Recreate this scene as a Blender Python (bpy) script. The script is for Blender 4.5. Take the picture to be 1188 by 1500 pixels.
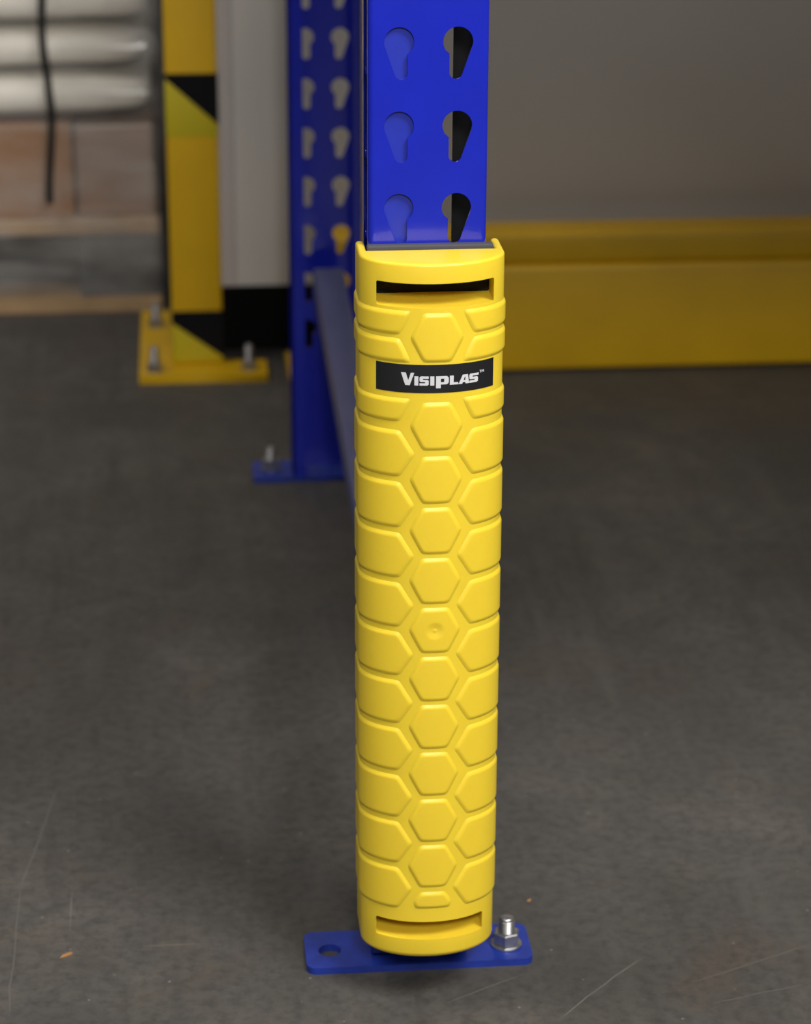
import bpy, bmesh, math, random
from mathutils import Vector, Matrix, noise
random.seed(4)
for o in list(bpy.data.objects): bpy.data.objects.remove(o)
scene = bpy.context.scene
COL = scene.collection

# ------------------------------------------------------------------ camera
F_PX, PITCH, ROLL, YAW = 3656.0, math.radians(20.96), math.radians(-0.25), math.radians(5.50)
CAM = Vector((-0.1384, -1.7246, 1.0604))
cam_d = bpy.data.cameras.new('camera'); cam = bpy.data.objects.new('camera', cam_d); COL.objects.link(cam)
cam_d.sensor_fit = 'VERTICAL'; cam_d.sensor_height = 36.0; cam_d.sensor_width = 28.5
cam_d.lens = F_PX / 1500.0 * 36.0
cam_d.clip_start = 0.05; cam_d.clip_end = 60
_r = Vector((1, 0, 0)); _f = Vector((0, math.cos(PITCH), -math.sin(PITCH))); _d = Vector((0, -math.sin(PITCH), -math.cos(PITCH)))
_c, _s = math.cos(ROLL), math.sin(ROLL)
_right, _down = _c*_r + _s*_d, -_s*_r + _c*_d
_rz = Matrix.Rotation(-YAW, 3, 'Z')
_right, _down, _f = _rz @ _right, _rz @ _down, _rz @ _f
_m = Matrix((_right, -_down, -_f)).transposed()
cam.matrix_world = Matrix.Translation(CAM) @ _m.to_4x4()
cam_d.dof.use_dof = True; cam_d.dof.focus_distance = 1.80; cam_d.dof.aperture_fstop = 6.3
scene.camera = cam

# ------------------------------------------------------------------ light and exposure
world = bpy.data.worlds.new('warehouse_air'); scene.world = world; world.use_nodes = True
bg = world.node_tree.nodes['Background']; bg.inputs[0].default_value = (1.0, 0.97, 0.93, 1); bg.inputs[1].default_value = 0.11
def area(name, loc, target, size, power, col):
    d = bpy.data.lights.new(name, 'AREA'); d.shape = 'SQUARE'; d.size = size; d.energy = power; d.color = col
    o = bpy.data.objects.new(name, d); COL.objects.link(o); o.location = loc
    o.rotation_euler = (Vector(target) - Vector(loc)).to_track_quat('-Z', 'Y').to_euler()
    return o
area('camera_key_light', (-0.02, -2.5, 1.95), (0.05, 0.0, 0.35), 0.4, 52, (1.0, 0.97, 0.92))  # unseen key light close to the camera axis, like a bounced flash
area('ceiling_lamp_front', (1.4, -1.8, 3.4), (0.0, 0.0, 0.2), 1.2, 140, (1.0, 0.97, 0.92))
area('ceiling_lamp_aisle', (-2.2, 0.2, 4.5), (-0.4, 1.2, 0.0), 1.6, 60, (1.0, 0.96, 0.90))
vs = scene.view_settings
vs.view_transform = 'Standard'; vs.look = 'None'; vs.gamma = 1.0; vs.use_curve_mapping = False; vs.exposure = 0.0

# ------------------------------------------------------------------ helpers
def mat(name, col, rough=0.5, metal=0.0, coat=0.0, noise_amt=0.0, noise_scale=40.0, bump=0.0, bump_scale=200.0, spec=0.5):
    m = bpy.data.materials.new(name); m.use_nodes = True
    nt = m.node_tree; b = nt.nodes['Principled BSDF']
    b.inputs['Base Color'].default_value = (*col, 1); b.inputs['Roughness'].default_value = rough
    b.inputs['Metallic'].default_value = metal; b.inputs['Coat Weight'].default_value = coat
    b.inputs['Specular IOR Level'].default_value = spec
    tc = nt.nodes.new('ShaderNodeTexCoord')
    if noise_amt > 0:
        n = nt.nodes.new('ShaderNodeTexNoise'); n.inputs['Scale'].default_value = noise_scale; n.inputs['Detail'].default_value = 5
        nt.links.new(tc.outputs['Object'], n.inputs['Vector'])
        r = nt.nodes.new('ShaderNodeMapRange'); r.inputs[1].default_value = .3; r.inputs[2].default_value = .7
        r.inputs[3].default_value = 1 - noise_amt; r.inputs[4].default_value = 1 + noise_amt
        nt.links.new(n.outputs['Fac'], r.inputs[0])
        mx = nt.nodes.new('ShaderNodeMix'); mx.data_type = 'RGBA'; mx.blend_type = 'MULTIPLY'; mx.inputs['Factor'].default_value = 1
        mx.inputs['A'].default_value = (*col, 1)
        nt.links.new(r.outputs[0], mx.inputs['B']); nt.links.new(mx.outputs['Result'], b.inputs['Base Color'])
    if bump > 0:
        n2 = nt.nodes.new('ShaderNodeTexNoise'); n2.inputs['Scale'].default_value = bump_scale; n2.inputs['Detail'].default_value = 4
        nt.links.new(tc.outputs['Object'], n2.inputs['Vector'])
        bp = nt.nodes.new('ShaderNodeBump'); bp.inputs['Strength'].default_value = bump; bp.inputs['Distance'].default_value = 0.002
        nt.links.new(n2.outputs['Fac'], bp.inputs['Height']); nt.links.new(bp.outputs['Normal'], b.inputs['Normal'])
    return m

M = {}
M['guard'] = mat('yellow_guard_plastic', (0.82, 0.60, 0.035), 0.42, noise_amt=.03, noise_scale=30, bump=.05, bump_scale=900)
_b = M['guard'].node_tree.nodes['Principled BSDF']
_b.inputs['Subsurface Weight'].default_value = .3; _b.inputs['Subsurface Radius'].default_value = (1.0, .55, .08); _b.inputs['Subsurface Scale'].default_value = .004
M['blue'] = mat('blue_powder_coat', (0.010, 0.020, 0.42), 0.16, coat=.25, noise_amt=.06, noise_scale=25, bump=.04, bump_scale=500)
M['splice'] = mat('chalky_blue_paint', (0.013, 0.027, 0.37), 0.40, noise_amt=.08, noise_scale=40)
M['plate_blue'] = mat('worn_blue_paint', (0.012, 0.032, 0.27), 0.36, noise_amt=.18, noise_scale=60, bump=.06, bump_scale=300)
M['brace'] = mat('grey_blue_brace_steel', (0.10, 0.11, 0.24), 0.42, metal=.25, noise_amt=.08, noise_scale=12)
M['yellow'] = mat('yellow_safety_paint', (0.64, 0.38, 0.004), 0.42, noise_amt=.07, noise_scale=9, bump=.03, bump_scale=120)
M['tape_yellow'] = mat('lemon_hazard_tape', (0.52, 0.42, 0.012), 0.35)
M['black'] = mat('tape_and_shade_black', (0.003, 0.003, 0.004), 0.7, spec=.15)  # hazard tape, also the painted shade inside the front post
M['label_black'] = mat('label_black_print', (0.012, 0.012, 0.014), 0.4)
M['label_white'] = mat('label_white_print', (0.62, 0.62, 0.66), 0.45)
M['foam'] = mat('grey_foam', (0.06, 0.06, 0.075), 0.8)
M['strap'] = mat('black_webbing', (0.006, 0.006, 0.006), 0.8, bump=.3, bump_scale=900)
M['zinc'] = mat('zinc_plated_steel', (0.40, 0.40, 0.41), 0.36, metal=.9, noise_amt=.12, noise_scale=200)
M['wall'] = mat('pale_grey_wall_panel', (0.72, 0.705, 0.68), 0.6, noise_amt=.05, noise_scale=2.5)
M['walltrim'] = mat('taupe_wall_trim', (0.60, 0.56, 0.55), 0.6, noise_amt=.05, noise_scale=4)
M['skirt'] = mat('black_skirting', (0.004, 0.004, 0.004), 0.8, spec=.1)
M['wood'] = mat('pallet_timber', (0.36, 0.235, 0.12), 0.75, noise_amt=.2, noise_scale=14)
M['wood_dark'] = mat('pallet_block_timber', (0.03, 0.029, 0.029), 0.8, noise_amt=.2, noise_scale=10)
M['carton'] = mat('brown_cardboard', (0.30, 0.135, 0.042), 0.75, noise_amt=.1, noise_scale=6)
M['carton2'] = mat('pale_brown_cardboard', (0.30, 0.19, 0.13), 0.75, noise_amt=.1, noise_scale=6)
M['sack'] = mat('off_white_woven_sack', (0.80, 0.76, 0.68), 0.55, noise_amt=.12, noise_scale=7, bump=.2, bump_scale=60)
M['chip'] = mat('orange_wood_chip', (0.36, 0.18, 0.06), 0.8)

SCRATCHES = [((.1395, -.0769), (.2274, .0118), .0007, .8), ((.0551, -.0449), (.1252, -.0075), .0006, .6), ((.3648, .0190), (.2534, -.0322), .0007, .5),
             ((-.2601, .3496), (-.2819, .1680), .0012, .3), ((-.2819, .1680), (-.2828, -.0348), .0009, .3), ((.2634, -.0633), (.3499, -.0406), .0006, .5)]
def floor_material():
    m = bpy.data.materials.new('dark_worn_concrete'); m.use_nodes = True
    nt = m.node_tree; N = nt.nodes; L = nt.links; b = N['Principled BSDF']
    tc = N.new('ShaderNodeTexCoord')
    def nz(scale, detail, vec=None, rough=.55, dist=0.0):
        n = N.new('ShaderNodeTexNoise'); n.inputs['Scale'].default_value = scale; n.inputs['Detail'].default_value = detail
        n.inputs['Roughness'].default_value = rough; n.inputs['Distortion'].default_value = dist
        L.new(vec if vec else tc.outputs['Object'], n.inputs['Vector']); return n
    def mr(src, a, bb, c, d):
        r = N.new('ShaderNodeMapRange'); r.inputs[1].default_value = a; r.inputs[2].default_value = bb
        r.inputs[3].default_value = c; r.inputs[4].default_value = d; L.new(src, r.inputs[0]); return r.outputs[0]
    def mix(fac, A, B, mode='MIX'):
        x = N.new('ShaderNodeMix'); x.data_type = 'RGBA'; x.blend_type = mode
        if isinstance(fac, float): x.inputs['Factor'].default_value = fac
        else: L.new(fac, x.inputs['Factor'])
        for s, k in ((A, 'A'), (B, 'B')):
            if isinstance(s, tuple): x.inputs[k].default_value = (*s, 1)
            else: L.new(s, x.inputs[k])
        return x.outputs['Result']
    big = nz(3.2, 7, rough=.6, dist=.4); mid = nz(11, 9, rough=.72, dist=.9); fine = nz(90, 8, rough=.7)
    c = mix(mr(big.outputs['Fac'], .35, .66, 0, 1), (0.058, 0.055, 0.050), (0.108, 0.098, 0.088))
    c = mix(mr(mid.outputs['Fac'], .40, .62, .0, .9), c, (0.064, 0.062, 0.059))
    rust = nz(5.5, 5, dist=.8)
    c = mix(mr(rust.outputs['Fac'], .54, .72, 0, .5), c, (0.088, 0.066, 0.050))
    c = mix(mr(fine.outputs['Fac'], .44, .66, .0, .6), c, (0.034, 0.032, 0.030))
    # scuffs: streaks stretched along the aisle and a few fine diagonal scratches
    def streak(rot, sx, sy, lo, hi, amt, col, c):
        mp = N.new('ShaderNodeMapping'); mp.inputs['Rotation'].default_value = (0, 0, rot); mp.inputs['Scale'].default_value = (sx, sy, 1)
        L.new(tc.outputs['Object'], mp.inputs['Vector'])
        n = nz(1.0, 3, mp.outputs[0], .5, .15)
        return mix(mr(n.outputs['Fac'], lo, hi, 0, amt), c, col)
    c = streak(0.15, 26, 2.2, .55, .75, .35, (0.105, 0.098, 0.09), c)
    c = streak(-0.1, 40, 3.0, .58, .78, .4, (0.036, 0.034, 0.032), c)
    c = streak(1.05, 2.2, 150, .74, .77, .4, (0.22, 0.205, 0.19), c)
    c = streak(1.9, 3, 190, .76, .79, .4, (0.20, 0.19, 0.175), c)
    c = streak(0.25, 170, 3, .75, .78, .4, (0.21, 0.20, 0.185), c)
    # single scratches left by dragged loads
    sep = N.new('ShaderNodeSeparateXYZ'); L.new(tc.outputs['Object'], sep.inputs[0])
    def mth(op, a, b=None, clamp=False):
        n = N.new('ShaderNodeMath'); n.operation = op; n.use_clamp = clamp
        for k, v in ((0, a), (1, b)):
            if v is None: continue
            if isinstance(v, (int, float)): n.inputs[k].default_value = v
            else: L.new(v, n.inputs[k])
        return n.outputs[0]
    wob = mth('MULTIPLY', mth('SUBTRACT', big.outputs['Fac'], .5), .02)
    for (ax, ay), (bx, by), w, amt in SCRATCHES:
        l = math.hypot(bx-ax, by-ay); ux, uy = (bx-ax)/l, (by-ay)/l
        px = mth('SUBTRACT', sep.outputs[0], ax); py = mth('SUBTRACT', sep.outputs[1], ay)
        along = mth('ADD', mth('MULTIPLY', px, ux), mth('MULTIPLY', py, uy))
        acr = mth('ABSOLUTE', mth('ADD', mth('SUBTRACT', mth('MULTIPLY', py, ux), mth('MULTIPLY', px, uy)), wob))
        on = mth('SUBTRACT', 1.0, mth('DIVIDE', acr, w), True)
        ends = mth('MULTIPLY', mth('MULTIPLY', along, 60.0, True), mth('MULTIPLY', mth('SUBTRACT', l, along), 60.0, True))
        brk = mr(fine.outputs['Fac'], .35, .6, .3, 1.0)
        c = mix(mth('MULTIPLY', mth('MULTIPLY', on, ends), mth('MULTIPLY', brk, amt)), c, (0.25, 0.235, 0.22))
    sp = N.new('ShaderNodeTexVoronoi'); sp.inputs['Scale'].default_value = 38; L.new(tc.outputs['Object'], sp.inputs['Vector'])
    c = mix(mr(sp.outputs['Distance'], .035, .055, .55, 0), c, (0.24, 0.22, 0.20))
    L.new(c, b.inputs['Base Color'])
    L.new(mr(mid.outputs['Fac'], .3, .7, .52, .70), b.inputs['Roughness'])
    b.inputs['Specular IOR Level'].default_value = .35
    bp = N.new('ShaderNodeBump'); bp.inputs['Strength'].default_value = .12; bp.inputs['Distance'].default_value = .002
    L.new(fine.outputs['Fac'], bp.inputs['Height']); L.new(bp.outputs['Normal'], b.inputs['Normal'])
    return m
M['floor'] = floor_material()

def film_material():
    m = bpy.data.materials.new('clear_stretch_film'); m.use_nodes = True
    nt = m.node_tree; N = nt.nodes; L = nt.links; b = N['Principled BSDF']; out = N['Material Output']
    b.inputs['Base Color'].default_value = (.62, .60, .58, 1); b.inputs['Roughness'].default_value = .16
    tr = N.new('ShaderNodeBsdfTransparent'); mx = N.new('ShaderNodeMixShader')
    tc = N.new('ShaderNodeTexCoord'); mp = N.new('ShaderNodeMapping'); mp.inputs['Scale'].default_value = (3, 3, 9)
    n = N.new('ShaderNodeTexNoise'); n.inputs['Scale'].default_value = 1.6; n.inputs['Detail'].default_value = 4
    L.new(tc.outputs['Object'], mp.inputs['Vector']); L.new(mp.outputs[0], n.inputs['Vector'])
    r = N.new('ShaderNodeMapRange'); r.inputs[1].default_value = .35; r.inputs[2].default_value = .7; r.inputs[3].default_value = .06; r.inputs[4].default_value = .42
    L.new(n.outputs['Fac'], r.inputs[0]); L.new(r.outputs[0], mx.inputs[0])
    L.new(tr.outputs[0], mx.inputs[1]); L.new(b.outputs[0], mx.inputs[2]); L.new(mx.outputs[0], out.inputs[0])
    return m
M['film'] = film_material()

def obj(name, data, material=None, parent=None, label=None, cat=None, group=None, kind=None, smooth=None):
    if isinstance(data, bmesh.types.BMesh):
        me = bpy.data.meshes.new(name); bmesh.ops.recalc_face_normals(data, faces=data.faces[:]); data.to_mesh(me); data.free()
    else: me = data
    if smooth is not None and me is not None:
        for p in me.polygons: p.use_smooth = True
        me.set_sharp_from_angle(angle=math.radians(smooth))
    o = bpy.data.objects.new(name, me); COL.objects.link(o)
    if material and me is not None and not me.materials: me.materials.append(material)
    if parent: o.parent = parent
    if label: o['label'] = label
    if cat: o['category'] = cat
    if group: o['group'] = group
    if kind: o['kind'] = kind
    return o
def empty(name, loc, label, cat, group=None):
    o = obj(name, None, None, None, label, cat, group); o.location = loc; o.empty_display_size = .05
    bpy.context.view_layer.update()
    return o
def add_box(bm, x0, x1, y0, y1, z0, z1, bev=0.0, seg=2):
    t = bmesh.new()
    r = bmesh.ops.create_cube(t, size=1.0)
    for v in r['verts']:
        v.co = Vector(((x0+x1)/2 + v.co.x*(x1-x0), (y0+y1)/2 + v.co.y*(y1-y0), (z0+z1)/2 + v.co.z*(z1-z0)))
    if bev > 0: bmesh.ops.bevel(t, geom=t.edges[:], offset=bev, segments=seg, affect='EDGES', profile=.5)
    tmp = bpy.data.meshes.new('t'); t.to_mesh(tmp); t.free(); bm.from_mesh(tmp); bpy.data.meshes.remove(tmp)
def box(*a, **k):
    bm = bmesh.new(); add_box(bm, *a, **k); return bm
def lathe(profile, n=24, cx=0, cy=0):
    bm = bmesh.new(); rings = []
    for (r, z) in profile:
        rings.append([bm.verts.new((cx + r*math.cos(2*math.pi*i/n), cy + r*math.sin(2*math.pi*i/n), z)) for i in range(n)])
    for a, b in zip(rings, rings[1:]):
        for i in range(n): bm.faces.new((a[i], a[(i+1) % n], b[(i+1) % n], b[i]))
    bm.faces.new(rings[0]); bm.faces.new(rings[-1])
    return bm
def hexnut(r, z0, z1, cx, cy, rot=0.0, ch=0.0012):
    bm = bmesh.new(); rings = []
    for (rr, z) in ((r-ch, z0), (r, z0+ch*.6), (r, z1-ch*.6), (r-ch, z1)):
        rings.append([bm.verts.new((cx + rr*math.cos(rot+math.pi/3*i), cy + rr*math.sin(rot+math.pi/3*i), z)) for i in range(6)])
    for a, b in zip(rings, rings[1:]):
        for i in range(6): bm.faces.new((a[i], a[(i+1) % 6], b[(i+1) % 6], b[i]))
    bm.faces.new(rings[0]); bm.faces.new(rings[-1])
    return bm
def flat_shape(outline, holes, thick):
    """solid plate in the XY plane (z -thick/2..thick/2) with holes, through a filled 2D curve"""
    cu = bpy.data.curves.new('shape', 'CURVE'); cu.dimensions = '2D'; cu.fill_mode = 'BOTH'; cu.extrude = thick/2
    for pts in [outline] + holes:
        sp = cu.splines.new('POLY'); sp.points.add(len(pts)-1); sp.use_cyclic_u = True
        for p, q in zip(sp.points, pts): p.co = (q[0], q[1], 0, 1)
    o = bpy.data.objects.new('tmp_shape', cu); COL.objects.link(o)
    dg = bpy.context.evaluated_depsgraph_get(); dg.update()
    me = bpy.data.meshes.new_from_object(o.evaluated_get(dg))
    bpy.data.objects.remove(o); bpy.data.curves.remove(cu)
    return me
def add_mesh(bm, me, mtx):
    me.transform(mtx); bm.from_mesh(me); bpy.data.meshes.remove(me)
def beam_between(p, q, w, h, bev=.003, up=Vector((0, 0, 1))):
    p, q = Vector(p), Vector(q); d = q-p; L = d.length; d.normalize()
    sx = d.cross(up).normalized(); uz = sx.cross(d).normalized()
    bm = box(-w/2, w/2, 0, L, -h/2, h/2, bev=bev)
    m = Matrix((sx, d, uz)).transposed().to_4x4(); m.translation = p
    bmesh.ops.transform(bm, matrix=m, verts=bm.verts[:]); return bm
def arc(cx, cy, r, a0, a1, n):
    return [(cx + r*math.cos(math.radians(a0+(a1-a0)*i/n)), cy + r*math.sin(math.radians(a0+(a1-a0)*i/n))) for i in range(n+1)]
def rrect(x0, x1, y0, y1, r, n=5):
    return arc(x1-r, y1-r, r, 0, 90, n) + arc(x0+r, y1-r, r, 90, 180, n) + arc(x0+r, y0+r, r, 180, 270, n) + arc(x1-r, y0+r, r, 270, 360, n)

# ------------------------------------------------------------------ the setting
obj('floor', box(-5, 5, -4.5, 6, -.05, 0), M['floor'], label='dark worn concrete warehouse floor', kind='structure')
WY = 1.70
obj('wall_back', box(-.05, 4.2, WY, WY+.1, .0935, 2.4), M['wall'], label='pale grey wall panel behind the yellow rail', kind='structure')
obj('trim_1', box(-.10, -.0505, WY-.004, WY+.1, .0935, 2.4, bev=.002), M['walltrim'], label='taupe corner trim of the grey wall beside the yellow post', kind='structure')
obj('baseboard_back', box(-.10, 4.2, WY-.006, WY+.1, 0, .0935, bev=.002), M['skirt'], label='black skirting under the grey wall', kind='structure')

# ------------------------------------------------------------------ upright frame of the pallet rack
W = .085; PITCHZ = .0589; POST_D = .05; POST_H = 1.75
def keyhole(cx, cz, side):
    # teardrop slot: round head, foot leaning to the inside; side=+1: straight flank on the right
    r, rb = .0105, .0046
    bx, bz = .0014, -.0215
    pts = arc(0, 0, r, -32, 194, 22)                                # head, right notch over the top to the left tangent
    pts += arc(bx, bz, rb, 205, 360, 9)                             # foot
    pts += [(bx+rb, -.0085)]
    return [(cx + side*x, cz + z) for x, z in pts]
def post_mesh(row_top, face_y, back_y, left_lip, right_lip, slot_z, ZB=.006):
    """folded perforated post; face at face_y, lips at back_y (further or nearer)"""
    t = .0018; R = .004; bm = bmesh.new()
    sgn = 1 if back_y > face_y else -1
    holes = []
    z = row_top
    while z < POST_H - .06: z += PITCHZ
    while z > .14:
        holes += [keyhole(.0219, z-.0105, 1), keyhole(.0631, z-.0105, -1)]; z -= PITCHZ
    me = flat_shape([(R, ZB), (W-R, ZB), (W-R, POST_H), (R, POST_H)], holes, t)
    add_mesh(bm, me, Matrix.Translation((0, face_y + sgn*t/2, 0)) @ Matrix.Rotation(math.pi/2, 4, 'X'))
    ya, yb = face_y + sgn*R, back_y
    slots = []
    z = slot_z
    while z > .14:
        slots.append(rrect(min(ya, yb)+.006, min(ya, yb)+.020, z-.009, z+.009, .004, 3)); z -= PITCHZ
    for x in (t/2, W-t/2):
        me = flat_shape([(min(ya, yb), ZB), (max(ya, yb), ZB), (max(ya, yb), POST_H), (min(ya, yb), POST_H)], slots, t)
        add_mesh(bm, me, Matrix.Translation((x, 0, 0)) @ Matrix.Rotation(math.pi/2, 4, 'Z') @ Matrix.Rotation(math.pi/2, 4, 'X'))
    for cx, s in ((R, -1), (W-R, 1)):                                # rolled corners
        n = 6; rows = []
        for i in range(n+1):
            a = math.pi/2*i/n
            for rr in (R, R-t):
                rows.append((cx + s*rr*math.sin(a), face_y + sgn*(R - rr*math.cos(a))))
        vs_ = [[bm.verts.new((x, y, zz)) for (x, y) in rows] for zz in (ZB, POST_H)]
        for i in range(n):
            for k in (0, 1):
                a0, a1 = 2*i+k, 2*(i+1)+k
                bm.faces.new((vs_[0][a0], vs_[0][a1], vs_[1][a1], vs_[1][a0]))
    for (x0, x1) in ((0, left_lip), (right_lip, W)):                 # return lips
        add_box(bm, x0, x1, min(back_y, back_y-sgn*t), max(back_y, back_y-sgn*t), ZB, POST_H)
    return bm
def base_plate_mesh(x0, x1, y0, y1, th, holes):
    me = flat_shape(rrect(x0, x1, y0, y1, .008, 5), [arc(hx, hy, r, 0, 345, 23) for hx, hy, r in holes], th)
    me.transform(Matrix.Translation((0, 0, th/2)))
    bm = bmesh.new(); bm.from_mesh(me); bpy.data.meshes.remove(me)
    return bm
def anchor(parent, x, y, z, top, rs=.0056, rn=.0112, rot=.3, mname='zinc'):
    prof = [(rs*.8, z-.003), (rs, z-.003)]
    zz = z
    while zz < top-.003: prof += [(rs, zz), (rs*.88, zz+.0007)]; zz += .0014
    prof += [(rs*.9, top-.002), (rs*.9, top-.0012), (rs*.72, top), (rs*.2, top+.0001)]
    b = obj('anchor_bolt', lathe(prof, 20, x, y), M[mname], parent, label='zinc plated anchor bolt', smooth=50)
    obj('washer', lathe([(rn*1.02, z), (rn*1.14, z+.0004), (rn*1.14, z+.0018), (rn*1.02, z+.0022)], 28, x, y), M[mname], b, smooth=35)
    obj('nut', hexnut(rn*.98, z+.0022, z+.0022+.0105, x, y, rot), M[mname], b)
    return b

frame = empty('upright_frame', (0, 0, 0), 'blue perforated steel rack frame with two posts, in the middle of the picture', 'rack frame')
obj('post', post_mesh(.756, 0, POST_D, .012, .0652, .7295+PITCHZ*17, ZB=.038), M['blue'], frame, label='glossy bright blue front post with keyhole slots', smooth=30)
# sleeve plate close behind the left slot column
obj('splice_plate', box(.0045, .0400, .0034, .0050, .56, POST_H-.02), M['splice'], frame, label='blue plate behind the left slots of the front post')
obj('base_plate', base_plate_mesh(-.0491, .1337, .0062, .0625, .006, [(-.0293, .0328, .0092)]), M['plate_blue'], frame, label='blue base plate with one empty bolt hole', smooth=30)
obj('foot_bracket', box(.0035, W-.0035, .022, POST_D-.003, .006, .09, bev=.002), M['plate_blue'], frame, label='blue foot bracket under the guard')
anchor(frame, .1143, .0298, .006, .0318, rs=.0068)
obj('shade_strip', box(.0652, W-.002, POST_D-.0045, POST_D-.0020, .56, POST_H-.02), M['black'], frame, label='black strip standing in for the shaded inside of the front post, behind the right slots')  # shade of the unlit post interior, put in as a black strip
RY = 1.195
obj('post', post_mesh(.5455, RY, RY-POST_D, .0162, .0745, .7295+PITCHZ*17), M['blue'], frame, label='blurred dark blue rear post', smooth=30)
obj('base_plate', base_plate_mesh(-.0491, .1337, 1.144, 1.206, .006, []), M['plate_blue'], frame, smooth=30)
anchor(frame, -.026, 1.180, .006, .034)
obj('brace', beam_between((.0425, POST_D-.004, .166), (.0445, RY-POST_D+.003, .255), .036, .03), M['brace'], frame, label='grey-blue low brace between the posts', smooth=30)
obj('brace', beam_between((.030, POST_D-.002, .50), (.030, .47, 1.56), .032, .02), M['brace'], frame, label='steep brace rising behind the front post', smooth=30)
obj('brace', beam_between((.0445, .47, 1.56), (.0445, RY-POST_D+.003, 1.62), .032, .02), M['brace'], frame, smooth=30)

# unseen rack shelf, added overhead to shade the bay
shelf = empty('shade_shelf', (1.2, .6, .9), 'unseen rack shelf on blue beams, added above the bay to shade it, over the top of the picture', 'rack shelf')
def sobj(*a, **k):
    o = obj(*a, **k); o.matrix_parent_inverse = shelf.matrix_world.inverted(); return o
for y in (.0, 1.12): sobj('beam', box(W+.001, 2.6, y, y+.05, 0.83, 0.92, bev=.004), M['yellow'], shelf)
for k in range(11): sobj('deck_board', box(W+.003, 2.6, .002+k*.131, .120+k*.131, 0.921, 0.945, bev=.002), M['wood'], shelf)

# ------------------------------------------------------------------ yellow column guard
GX, GA, GY0, GD, GZ0, GZ1, GBACK = .0440, .0520, -.015, .035, .045, .600, .019
# arc-length table of the half outline: apex -> side -> back tip
_tab = []; _acc = 0.0; _prev = None
for i in range(601):
    a = math.pi/2*i/600; p = (GA*math.sin(a), GY0 - GD*math.cos(a))
    if _prev: _acc += math.hypot(p[0]-_prev[0], p[1]-_prev[1])
    nx, ny = math.sin(a)/GA, -math.cos(a)/GD; l = math.hypot(nx, ny)
    _tab.append((_acc, p[0], p[1], nx/l, ny/l)); _prev = p
S_ELL = _acc; S_MAX = S_ELL + (GBACK-GY0)
def outline(s):
    """position and outward normal on the guard's outline at signed arc length s"""
    sg = 1 if s >= 0 else -1; a = abs(s)
    if a >= S_ELL: return sg*GA, GY0 + (a-S_ELL), sg*1.0, 0.0
    lo, hi = 0, 600
    while hi-lo > 1:
        m_ = (lo+hi)//2
        if _tab[m_][0] <= a: lo = m_
        else: hi = m_
    t = (a-_tab[lo][0])/max(1e-9, _tab[hi][0]-_tab[lo][0])
    q = [_tab[lo][k]*(1-t) + _tab[hi][k]*t for k in range(1, 5)]
    return sg*q[0], q[1], sg*q[2], q[3]
def s_of_u(u):
    sg = 1 if u >= 0 else -1
    a = math.asin(min(1, abs(u)/GA)); return sg*_tab[int(round(a/(math.pi/2)*600))][0]
def on_guard(s, z, h=0.0):
    x, y, nx, ny = outline(s); return Vector((GX + x + nx*h, y + ny*h, z))

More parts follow.
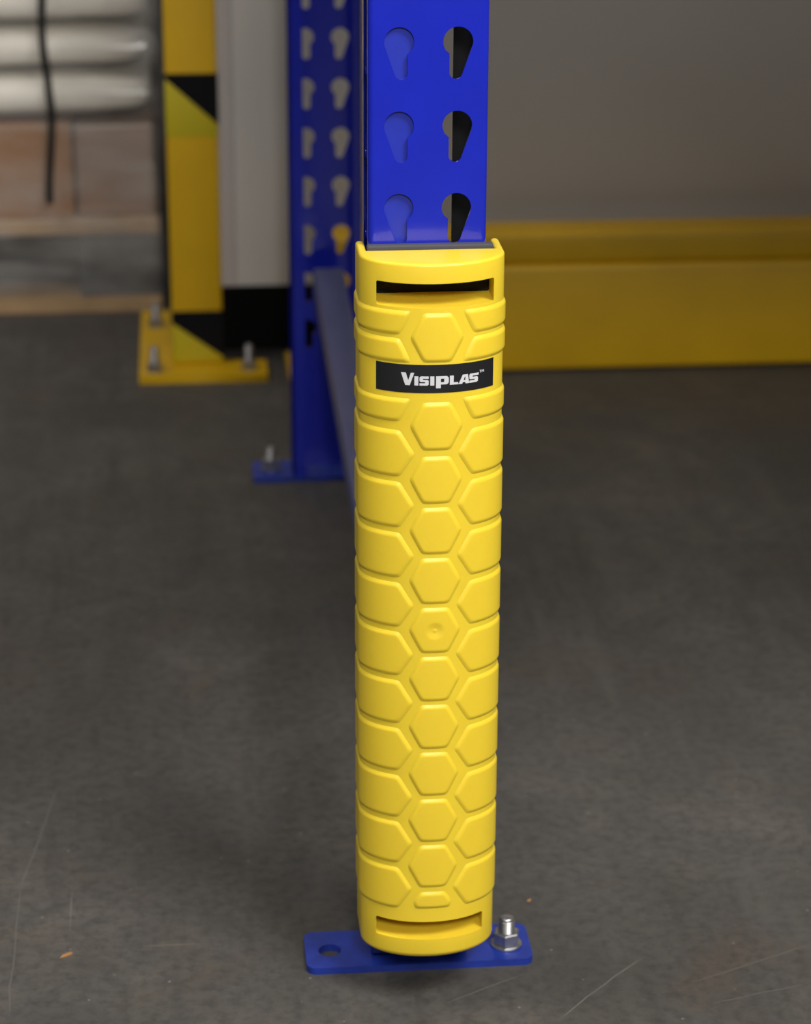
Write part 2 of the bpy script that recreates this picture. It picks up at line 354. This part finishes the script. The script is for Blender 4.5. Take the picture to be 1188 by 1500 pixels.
guard = empty('column_guard', (GX, 0, GZ0), 'bright yellow moulded plastic column guard with hexagon relief, strapped to the front blue post', 'column guard')
def gobj(*a, **k):
    o = obj(*a, **k); o.matrix_parent_inverse = guard.matrix_world.inverted(); return o
def guard_body():
    WT = .0062
    pts = []
    n = 64
    for i in range(n+1):
        s = -S_ELL + 2*S_ELL*i/n; x, y, _, _ = outline(s); pts.append((x, y))
    tip = arc(GA-WT/2, GBACK-WT/2, WT/2, 0, 180, 8)
    pts = pts + tip + [(GA-WT, -.009), (-(GA-WT), -.009)] + [(-x, y) for x, y in reversed(tip)]
    N_ = len(pts)
    nor = []
    for i in range(N_):
        p0, p1, p2 = pts[i-1], pts[i], pts[(i+1) % N_]
        e1 = Vector((p1[0]-p0[0], p1[1]-p0[1])).normalized(); e2 = Vector((p2[0]-p1[0], p2[1]-p1[1])).normalized()
        n1 = Vector((e1.y, -e1.x)); n2 = Vector((e2.y, -e2.x)); v = (n1+n2).normalized(); nor.append(v / max(.5, v.dot(n1)))
    bm = bmesh.new(); rings = []
    rt, rb = .0022, .0045
    lv = []
    for k in range(5): a = math.pi/2*(1-k/4); lv.append((rb*(1-math.cos(a)) if k < 4 else 0, GZ0 + rb*(1-math.sin(a)), 1))
    for k in range(1, 20): lv.append((0, GZ0+rb + (GZ1-GZ0-rb-rt)*k/20, 1))
    for k in range(5): a = math.pi/2*k/4; lv.append((rt*(1-math.cos(a)), GZ1 - rt*(1-math.sin(a)), 1))
    for off, z, _ in lv:
        off = min(off, .0028)
        rings.append([bm.verts.new((GX + p[0]-nn.x*off, p[1]-nn.y*off, z)) for p, nn in zip(pts, nor)])
    for a, b in zip(rings, rings[1:]):
        for i in range(N_): bm.faces.new((a[i], a[(i+1) % N_], b[(i+1) % N_], b[i]))
    bm.faces.new(list(reversed(rings[0]))); bm.faces.new(rings[-1])
    bmesh.ops.recalc_face_normals(bm, faces=bm.faces[:])
    me = bpy.data.meshes.new('body'); bm.to_mesh(me); bm.free()
    o = bpy.data.objects.new('tmp_body', me); COL.objects.link(o)
    cuts = []
    for (x0, x1, z0, z1) in ((.0028, .0863, .5684, .5857), (.0027, .0853, .0615, .0768)):
        cm = bpy.data.meshes.new('cut'); cb = box(x0, x1, -.08, .03, z0, z1, bev=.0012, seg=2); cb.to_mesh(cm); cb.free()
        co = bpy.data.objects.new('tmp_cut', cm); COL.objects.link(co); cuts.append(co)
        md = o.modifiers.new('b', 'BOOLEAN'); md.operation = 'DIFFERENCE'; md.solver = 'EXACT'; md.object = co
    dg = bpy.context.evaluated_depsgraph_get(); dg.update()
    res = bpy.data.meshes.new_from_object(o.evaluated_get(dg))
    for q in cuts + [o]: bpy.data.objects.remove(q)
    res.name = 'body'; res.materials.clear()
    return res
gobj('body', guard_body(), M['guard'], guard, smooth=35)

def pad_mesh(poly, H=.0014, wbev=.0030, res=.0008, dimple=None):
    """raised pad over convex polygon poly [(s,z)], wrapped on the guard"""
    cx = sum(p[0] for p in poly)/len(poly); cz = sum(p[1] for p in poly)/len(poly)
    E = []
    for i in range(len(poly)):
        (x0, z0), (x1, z1) = poly[i], poly[(i+1) % len(poly)]
        nx, nz_ = z1-z0, -(x1-x0); l = math.hypot(nx, nz_); nx /= l; nz_ /= l
        if (cx-x0)*nx + (cz-z0)*nz_ > 0: nx, nz_ = -nx, -nz_
        E.append((x0, z0, nx, nz_))
    K = .0009
    def depth(s, z):
        d = [((s-x0)*nx + (z-z0)*nz_) for x0, z0, nx, nz_ in E]
        m_ = max(d); return -(m_ + K*math.log(sum(math.exp((q-m_)/K) for q in d)))
    s0, s1 = min(p[0] for p in poly)-.001, max(p[0] for p in poly)+.001
    z0, z1 = min(p[1] for p in poly)-.001, max(p[1] for p in poly)+.001
    ns, nz2 = int((s1-s0)/res)+1, int((z1-z0)/res)+1
    V = {}; bm = bmesh.new(); D = {}
    for i in range(ns+1):
        for j in range(nz2+1):
            s = s0+(s1-s0)*i/ns; z = z0+(z1-z0)*j/nz2; D[i, j] = (s, z, depth(s, z))
    def vert(i, j):
        if (i, j) not in V:
            s, z, t = D[i, j]
            if t <= 0: h = t*.55
            else:
                q = min(1, t/wbev); h = H*(q*q*(3-2*q)*.55 + (1-(1-q)**2)*.45)
            if dimple:
                r = math.hypot(s-dimple[0], z-dimple[1])
                if r < .0072: k = .5+.5*math.cos(math.pi*r/.0072); h -= .0011*k**.7
                if r < .0013: h += .0011*(1-r/.0013)
            V[i, j] = bm.verts.new(on_guard(s, z, h))
        return V[i, j]
    for i in range(ns):
        for j in range(nz2):
            if max(D[i+a, j+b][2] for a in (0, 1) for b in (0, 1)) > -.0006:
                bm.faces.new((vert(i, j), vert(i+1, j), vert(i+1, j+1), vert(i, j+1)))
    bmesh.ops.recalc_face_normals(bm, faces=bm.faces[:])
    me = bpy.data.meshes.new('pad'); bm.to_mesh(me); bm.free()
    for p in me.polygons: p.use_smooth = True
    # outward check
    if me.polygons and sum((p.normal.dot((p.center - Vector((GX, .05, p.center.z))).normalized()) for p in me.polygons)) < 0: me.flip_normals()
    return me
def gpad(name, me, dz=0.0, **k):
    o = obj(name, me, M['guard'], guard, **k); o.matrix_parent_inverse = guard.matrix_world.inverted(); o.location = (0, 0, dz); return o
HP = .0393; HZ0 = .1253; HC = .0010        # pitch, lowest hexagon, centre offset
hh, hw, hf = .0182, .0197, .0102           # half height, half width, half flat
def hexpoly(z, c=HC): return [(c-hf, z+hh), (c+hf, z+hh), (c+hw, z), (c+hf, z-hh), (c-hf, z-hh), (c-hw, z)]
hex_me = pad_mesh(hexpoly(0.0)); hex_dimple = pad_mesh(hexpoly(0.0), dimple=(HC, 0.0))
for k in range(10):
    z = HZ0 + HP*k + (.0015 if k == 9 else 0)
    gpad('hexagon_pad', hex_dimple if k == 5 else hex_me, z, label='hexagon pad with a small round dimple' if k == 5 else None)
gpad('hexagon_pad', hex_me, .5464)
gpad('half_hexagon_pad', pad_mesh([(HC-hf+.0006, .1032), (HC+hf-.0006, .1032), (HC+.0152, .0945), (HC+.0138, .0886), (HC-.0138, .0886), (HC-.0152, .0945)]))
SB = S_ELL + .030
def sp(u, side): return side*s_of_u(u)
for side in (-1, 1):
    def side_poly(parts):
        return [(side*s_of_u(u) + HC if u is not None else side*SB, z) for u, z in parts]
    cell = pad_mesh(side_poly([(None, .0178), (.0259, .0178), (.0152, 0), (.0259, -.0178), (None, -.0178)]), res=.001)
    for k in range(10):
        gpad('side_pad', cell, HZ0 - HP/2 + HP*k)
    zc = HZ0 - HP/2 + HP*10
    low = pad_mesh(side_poly([(None, .0014), (.0180, .0014), (.0196, -.004), (.0262, -.0166), (None, -.0166)]), res=.001)
    gpad('side_band', low, zc + .0013)
    gpad('side_band', low, .5646)
    up = pad_mesh(side_poly([(None, .0166), (.0262, .0166), (.0196, .0040), (.0180, -.0012), (None, -.0012)]), res=.001)
    gpad('side_band', up, .5290)

# foam strips and straps between guard and post
for z0, z1 in ((.5875, .6025), (.0790, .5665)):
    gobj('foam_backing', box(-.0012, .0892, -.0074, -.0004, z0, z1, bev=.001), M['foam'], guard, label='grey foam backing')
def strap_mesh(z0, z1):
    bm = bmesh.new(); x0, x1, y0, y1, t = -.0010, .0870, -.006, .0515, .0012
    loops = []
    for off in (0, t):
        pr = rrect(x0-off, x1+off, y0-off, y1+off, .002+off, 4)
        loops.append([[bm.verts.new((x, y, z)) for x, y in pr] for z in (z0, z1)])
    n = len(loops[0][0])
    for i in range(n):
        j = (i+1) % n
        bm.faces.new((loops[0][0][i], loops[0][1][i], loops[0][1][j], loops[0][0][j]))
        bm.faces.new((loops[1][0][i], loops[1][0][j], loops[1][1][j], loops[1][1][i]))
        for q in (0, 1): bm.faces.new((loops[0][q][i], loops[0][q][j], loops[1][q][j], loops[1][q][i]))
    return bm
gobj('strap', strap_mesh(.5668, .5872), M['strap'], guard, label='black webbing strap', smooth=40)
gobj('strap', strap_mesh(.0625, .0760), M['strap'], guard, label='black webbing strap', smooth=40)

# brand label wrapped on the smooth band
LZ0, LZ1, LX0, LX1 = .5057, .5266, .0028, .0866
def wrap_patch(u0, u1, z0, z1, h, n=40):
    bm = bmesh.new(); rows = []
    for i in range(n+1):
        u = u0+(u1-u0)*i/n; s = s_of_u(u)
        rows.append([bm.verts.new(on_guard(s, z, q)) for z, q in ((z0, -.0002), (z0, h), (z1, h), (z1, -.0002))])
    for a, b in zip(rows, rows[1:]):
        for k in range(3): bm.faces.new((a[k], b[k], b[k+1], a[k+1]))
    bm.faces.new(rows[0]); bm.faces.new(rows[-1])
    return bm
plate = gobj('name_label', wrap_patch(LX0-GX, LX1-GX, LZ0, LZ1, .0003), M['label_black'], guard, label='black name label with white lettering reading VISIPLAS', smooth=30)
U = (LX1-LX0)/1068.0                        # metres per unit of lettering
h1 = 88
glyphs = [
  [(285, 121), (327, 121), (349, 48), (371, 121), (402, 121), (362, 0), (322, 0)],                                              # V
  [(403, 0), (438, 0), (438, h1), (403, h1)],                                                                                     # I
  [(448, 0), (520, 0), (531, 10), (531, 46), (521, 54), (480, 54), (480, 66), (531, 66), (531, h1), (459, h1), (448, 78), (448, 42), (458, 34), (499, 34), (499, 22), (448, 22)],   # S
  [(545, 0), (581, 0), (581, h1), (545, h1)],                                                                                     # I
  'P',
  [(722, 0), (804, 0), (797, 22), (758, 22), (758, h1), (722, h1)],                                                              # L
  'A',
  [(903, 0), (974, 0), (986, 10), (986, 46), (976, 54), (936, 54), (936, 66), (990, 66), (994, h1), (914, h1), (903, 78), (903, 42), (913, 34), (954, 34), (954, 22), (903, 22)],   # S
  [(1001, 84), (1018, 84), (1018, 89), (1012, 89), (1012, 108), (1007, 108), (1007, 89), (1001, 89)],                             # T (turned below)
  [(1021, 84), (1025, 84), (1025, 100), (1031, 88), (1033, 88), (1039, 100), (1039, 84), (1043, 84), (1043, 108), (1038, 108), (1032, 96), (1026, 108), (1021, 108)],  # M
]
glyphs[8] = [(x, 192-y) for x, y in glyphs[8]]
def glyph_mesh(outl, holes):
    me = flat_shape(outl, holes, 0.0)
    bm = bmesh.new(); bm.from_mesh(me); bpy.data.meshes.remove(me)
    x0 = min(v.co.x for v in bm.verts); x1 = max(v.co.x for v in bm.verts)
    for k in range(1, 10):
        bmesh.ops.bisect_plane(bm, geom=bm.verts[:]+bm.edges[:]+bm.faces[:], plane_co=(x0+(x1-x0)*k/10, 0, 0), plane_no=(1, 0, 0))
    base = LZ0 + .275*(LZ1-LZ0)
    for v in bm.verts:
        v.co = on_guard(s_of_u(LX0-GX + (v.co.x-70)*U), base + v.co.y*U*.98, .00042)
    return bm
for g in glyphs:
    if g == 'P': bmg = glyph_mesh([(597, -28), (640, -28), (640, 8), (690, 8), (704, 14), (712, 26), (712, 70), (704, 82), (690, h1), (597, h1)], [[(640, 30), (672, 30), (672, 64), (640, 64)]])
    elif g == 'A': bmg = glyph_mesh([(803, 0), (838, 0), (843, 14), (866, 14), (868, 0), (902, 0), (890, h1), (842, h1)], [[(850, 34), (866, 34), (866, 66), (862, 66)]])
    else: bmg = glyph_mesh(g, [])
    lo = obj('letter', bmg, M['label_white'], plate)

# ------------------------------------------------------------------ yellow hazard post on the left
HB = (-.1062, 1.60, 0)
haz = empty('hazard_post', HB, 'yellow square floor post with black and yellow hazard tape, left of the blue frame', 'bollard')
def hobj(*a, **k):
    o = obj(*a, **k); o.matrix_parent_inverse = haz.matrix_world.inverted(); return o
HX0, HX1, HY0, HY1 = -.1430, -.0735, 1.598, 1.670
hobj('post_tube', box(HX0, HX1, HY0, HY1, .011, 1.1, bev=.004, seg=3), M['yellow'], haz, smooth=40)
me = flat_shape([(-.190, 1.548), (-.014, 1.545), (-.014, 1.612), (-.128, 1.618), (-.128, 1.866), (-.188, 1.866)], [], .011)
me.transform(Matrix.Translation((0, 0, .0055)))
hobj('base_plate', me, M['yellow'], haz, label='yellow angled base plate')
for z0, z1, kb, kt in ((.3277, .4160, .0185, 0.0), (.0125, .0875, .008, .010)):
    tp = hobj('hazard_tape', box(HX0-.0004, HX1+.0004, HY0-.0004, HY1+.0004, z0, z1, bev=.004, seg=3), M['tape_yellow'], haz, label='band of hazard tape', smooth=40)
    me = flat_shape([(HX0-.0006, z1), (HX1+.0006, z1), (HX1+.0006, z0+kb), (HX0-.0006, z1-kt-.006)], [], .0008)
    me.transform(Matrix.Translation((0, HY0-.0006, 0)) @ Matrix.Rotation(math.pi/2, 4, 'X'))
    s_ = obj('black_stripe', me, M['black'], tp)
    me = flat_shape([(HY0-.0006, z1), (HY1+.0006, z1), (HY1+.0006, z0), (HY0-.0006, z0+kb)], [], .0008)
    me.transform(Matrix.Translation((HX1+.0006, 0, 0)) @ Matrix.Rotation(math.pi/2, 4, 'Z') @ Matrix.Rotation(math.pi/2, 4, 'X'))
    s_ = obj('black_stripe', me, M['black'], tp)
for x, y, t in ((-.1665, 1.785, .046), (-.1685, 1.572, .046), (-.0390, 1.572, .046)):
    b = anchor(haz, x, y, .011, t, rs=.006, rn=.0105)
    for q in [b] : q.matrix_parent_inverse = haz.matrix_world.inverted()

# ------------------------------------------------------------------ low yellow rail on the right
rail = empty('guard_rail', (1.2, 1.59, 0), 'long low yellow steel guard rail in front of the grey wall', 'guard rail')
def robj(*a, **k):
    o = obj(*a, **k); o.matrix_parent_inverse = rail.matrix_world.inverted(); return o
robj('lower_beam', box(.064, 3.6, 1.556, 1.640, .003, .1530, bev=.006, seg=3), M['yellow'], rail, smooth=40)
robj('upper_beam', box(.064, 3.6, 1.563, 1.636, .1536, .1965, bev=.006, seg=3), M['yellow'], rail, smooth=40)
robj('end_cap', box(.060, .0645, 1.558, 1.638, .004, .1955, bev=.001), M['yellow'], rail)
robj('foot_plate', box(.015, .115, 1.545, 1.650, 0, .010, bev=.001), M['yellow'], rail)

# ------------------------------------------------------------------ wrapped pallet load on the far left
PX0, PX1, PY0, PY1 = -1.15, -.157, 1.90, 2.70
pal = empty('pallet', (-.65, 2.3, 0), 'timber pallet under the wrapped load at the left edge', 'pallet')
def pobj(*a, **k):
    o = obj(*a, **k); o.matrix_parent_inverse = pal.matrix_world.inverted(); return o
for y in (PY0, 2.24, 2.60): pobj('bottom_board', box(PX0, PX1, y, y+.1, 0, .022, bev=.002), M['wood'], pal)
for x in (PX0, -.72, PX1-.12):
    for y in (PY0+.012, 2.24, 2.588): pobj('block', box(x, x+.12, y, y+.1, .0222, .100, bev=.002), M['wood_dark'], pal)
for x in (PX0, -.72, PX1-.12): pobj('stringer_board', box(x, x+.12, PY0+.006, PY1, .1002, .120, bev=.002), M['wood_dark'], pal)
for k in range(7):
    y = PY0 + k*(.8-.1)/6; pobj('top_board', box(PX0, PX1, y, y+.095, .1202, .1420, bev=.002), M['wood'], pal)
obj('carton', box(-.80, -.282, 1.915, 2.28, .1425, .2840, bev=.003), M['carton'], label='dark brown carton in the wrapped load at the left picture edge', cat='carton')
obj('carton', box(-.278, -.165, 1.925, 2.28, .1425, .2790, bev=.003), M['carton2'], label='pale brown carton next to the yellow hazard post', cat='carton')
obj('carton', box(-1.14, -.805, 1.915, 2.28, .1425, .2840, bev=.003), M['carton'], label='brown carton farthest left on the pallet', cat='carton')
obj('carton', box(-1.14, -.165, 2.285, 2.68, .1425, .2840, bev=.003), M['carton2'], label='wide brown carton at the back of the pallet', cat='carton')
def sack_mesh(x0, x1, y0, y1, z0, z1, seed):
    bm = bmesh.new(); nu, nv = 40, 18; rows = []
    cx, cy, cz = (x0+x1)/2, (y0+y1)/2, (z0+z1)/2; rx, ry, rz = (x1-x0)/2, (y1-y0)/2, (z1-z0)/2
    sg = lambda v, p: math.copysign(abs(v)**p, v)
    for j in range(1, nv):
        ph = -math.pi/2 + math.pi*j/nv; row = []
        for i in range(nu):
            th = 2*math.pi*i/nu
            x = rx*sg(math.cos(ph), .45)*sg(math.cos(th), .2); y = ry*sg(math.cos(ph), .45)*sg(math.sin(th), .2); z = rz*sg(math.sin(ph), .55)
            q = noise.noise(Vector((x*9+seed, y*9, z*14))) - .6
            row.append(bm.verts.new((cx+x*(1+.01*q), cy+y*(1+.03*q), cz+z*(1+.10*q) + .004*(1+noise.noise(Vector(((cx+x)*6, 0, 0)))))))
        rows.append(row)
    for a, b in zip(rows, rows[1:]):
        for i in range(nu): bm.faces.new((a[i], a[(i+1) % nu], b[(i+1) % nu], b[i]))
    bm.faces.new(rows[0]); bm.faces.new(rows[-1])
    return bm
words = ['lowest', 'second', 'third', 'fourth', 'fifth']
ZS = [.2845, .3535, .4225, .4915, .5605]
for k in range(5):
    off = .04 if k % 2 else 0
    obj('sack', sack_mesh(-.66-off, -.163-off*.2, 1.905+.012*(k % 2), 2.28, ZS[k]+.0005, ZS[k]+.0675, k*3.1), M['sack'], label='off-white filled sack, %s layer up under the film by the hazard post' % words[k], cat='sack', group='sacks on the wrapped pallet', smooth=60)
    obj('sack', sack_mesh(-1.15, -.665-off, 1.910, 2.28, ZS[k]+.0005, ZS[k]+.0675, 9+k*2.3), M['sack'], label='off-white filled sack, %s layer up at the far left of the pallet' % words[k], cat='sack', group='sacks on the wrapped pallet', smooth=60)
    obj('sack', sack_mesh(-1.14, -.165, 2.285, 2.68, ZS[k]+.0005, ZS[k]+.0675, 19+k*2.3), M['sack'], label='off-white filled sack, %s layer up in the back row of the pallet' % words[k], cat='sack', group='sacks on the wrapped pallet', smooth=60)
def film_mesh():
    bm = bmesh.new(); path = []
    n1 = 150
    for i in range(n1+1): path.append((PX0-.01 + (PX1-.006-PX0)*i/n1, PY0-.004, 0, -1))
    for i in range(1, 9):
        a = math.pi/2*i/8; path.append((PX1+.004-.012+.012*math.sin(a), PY0+.008-.012*math.cos(a), math.sin(a), -math.cos(a)))
    for i in range(1, 60): path.append((PX1+.004, PY0+.008+.78*i/59, 1, 0))
    nz_ = 130; cols = []
    for (x, y, nx, ny) in path:
        col = []
        for j in range(nz_+1):
            z = .028 + .61*j/nz_
            w = noise.noise(Vector((x*2.2+y, y*2.2, z*24))) * .5 + noise.noise(Vector((x*6+y*3, 3.1, z*55+x*8)))*.35
            q = 0.0
            if z > .285: f = ((z-.2845) % .069)/.069; q = -.012*(1-(1-abs(2*f-1)**2.5)) + .004
            elif z > .142: q = -.004
            else: q = .002
            d = q + .0045*w
            col.append(bm.verts.new((x+nx*d, y+ny*d, z)))
        cols.append(col)
    for a, b in zip(cols, cols[1:]):
        for j in range(nz_): bm.faces.new((a[j], b[j], b[j+1], a[j+1]))
    return bm
obj('stretch_film', film_mesh(), M['film'], label='crinkled clear stretch film around the pallet load', cat='film', smooth=180)
def tube(points, r, n=8):
    bm = bmesh.new(); rings = []
    for i, p in enumerate(points):
        a = points[max(0, i-1)]; b = points[min(len(points)-1, i+1)]
        t = (Vector(b)-Vector(a)).normalized(); u = t.orthogonal().normalized(); v = t.cross(u)
        rings.append([bm.verts.new(Vector(p) + r*(math.cos(2*math.pi*k/n)*u + math.sin(2*math.pi*k/n)*v)) for k in range(n)])
    for a, b in zip(rings, rings[1:]):
        for k in range(n): bm.faces.new((a[k], a[(k+1) % n], b[(k+1) % n], b[k]))
    bm.faces.new(rings[0]); bm.faces.new(rings[-1]); return bm
pts = []
for i in range(40):
    z = .175 + .46*i/39
    pts.append((-.3120 + .004*math.sin(z*26), 1.886 + .004*math.sin(z*90), z))
obj('strapping_cord', tube(pts, .0055), M['strap'], label='dark cord hanging down the front of the wrapped load', cat='cord', smooth=60)

# ------------------------------------------------------------------ chips on the floor
def chip(x, y, sx, sy, rz, label):
    bm = bmesh.new()
    pr = [(-1, -.2), (-.3, -.6), (.6, -.5), (1, .1), (.3, .5), (-.6, .6)]
    lo = [bm.verts.new((sx*a, sy*b, 0.0002)) for a, b in pr]; hi = [bm.verts.new((sx*a*.8, sy*b*.8, .0016+.0006*a)) for a, b in pr]
    for i in range(6): bm.faces.new((lo[i], lo[(i+1) % 6], hi[(i+1) % 6], hi[i]))
    bm.faces.new(lo); bm.faces.new(hi)
    o = obj('wood_chip', bm, M['chip'], label=label, cat='chip'); o.location = (x, y, 0); o.rotation_euler = (0, 0, rz)
chip(.1442, .1075, .0022, .0016, .3, 'tiny orange chip on the floor right of the guard foot')
chip(-.2419, .053, .0062, .0022, .5, 'small tan chip on the floor left of the blue base plate')
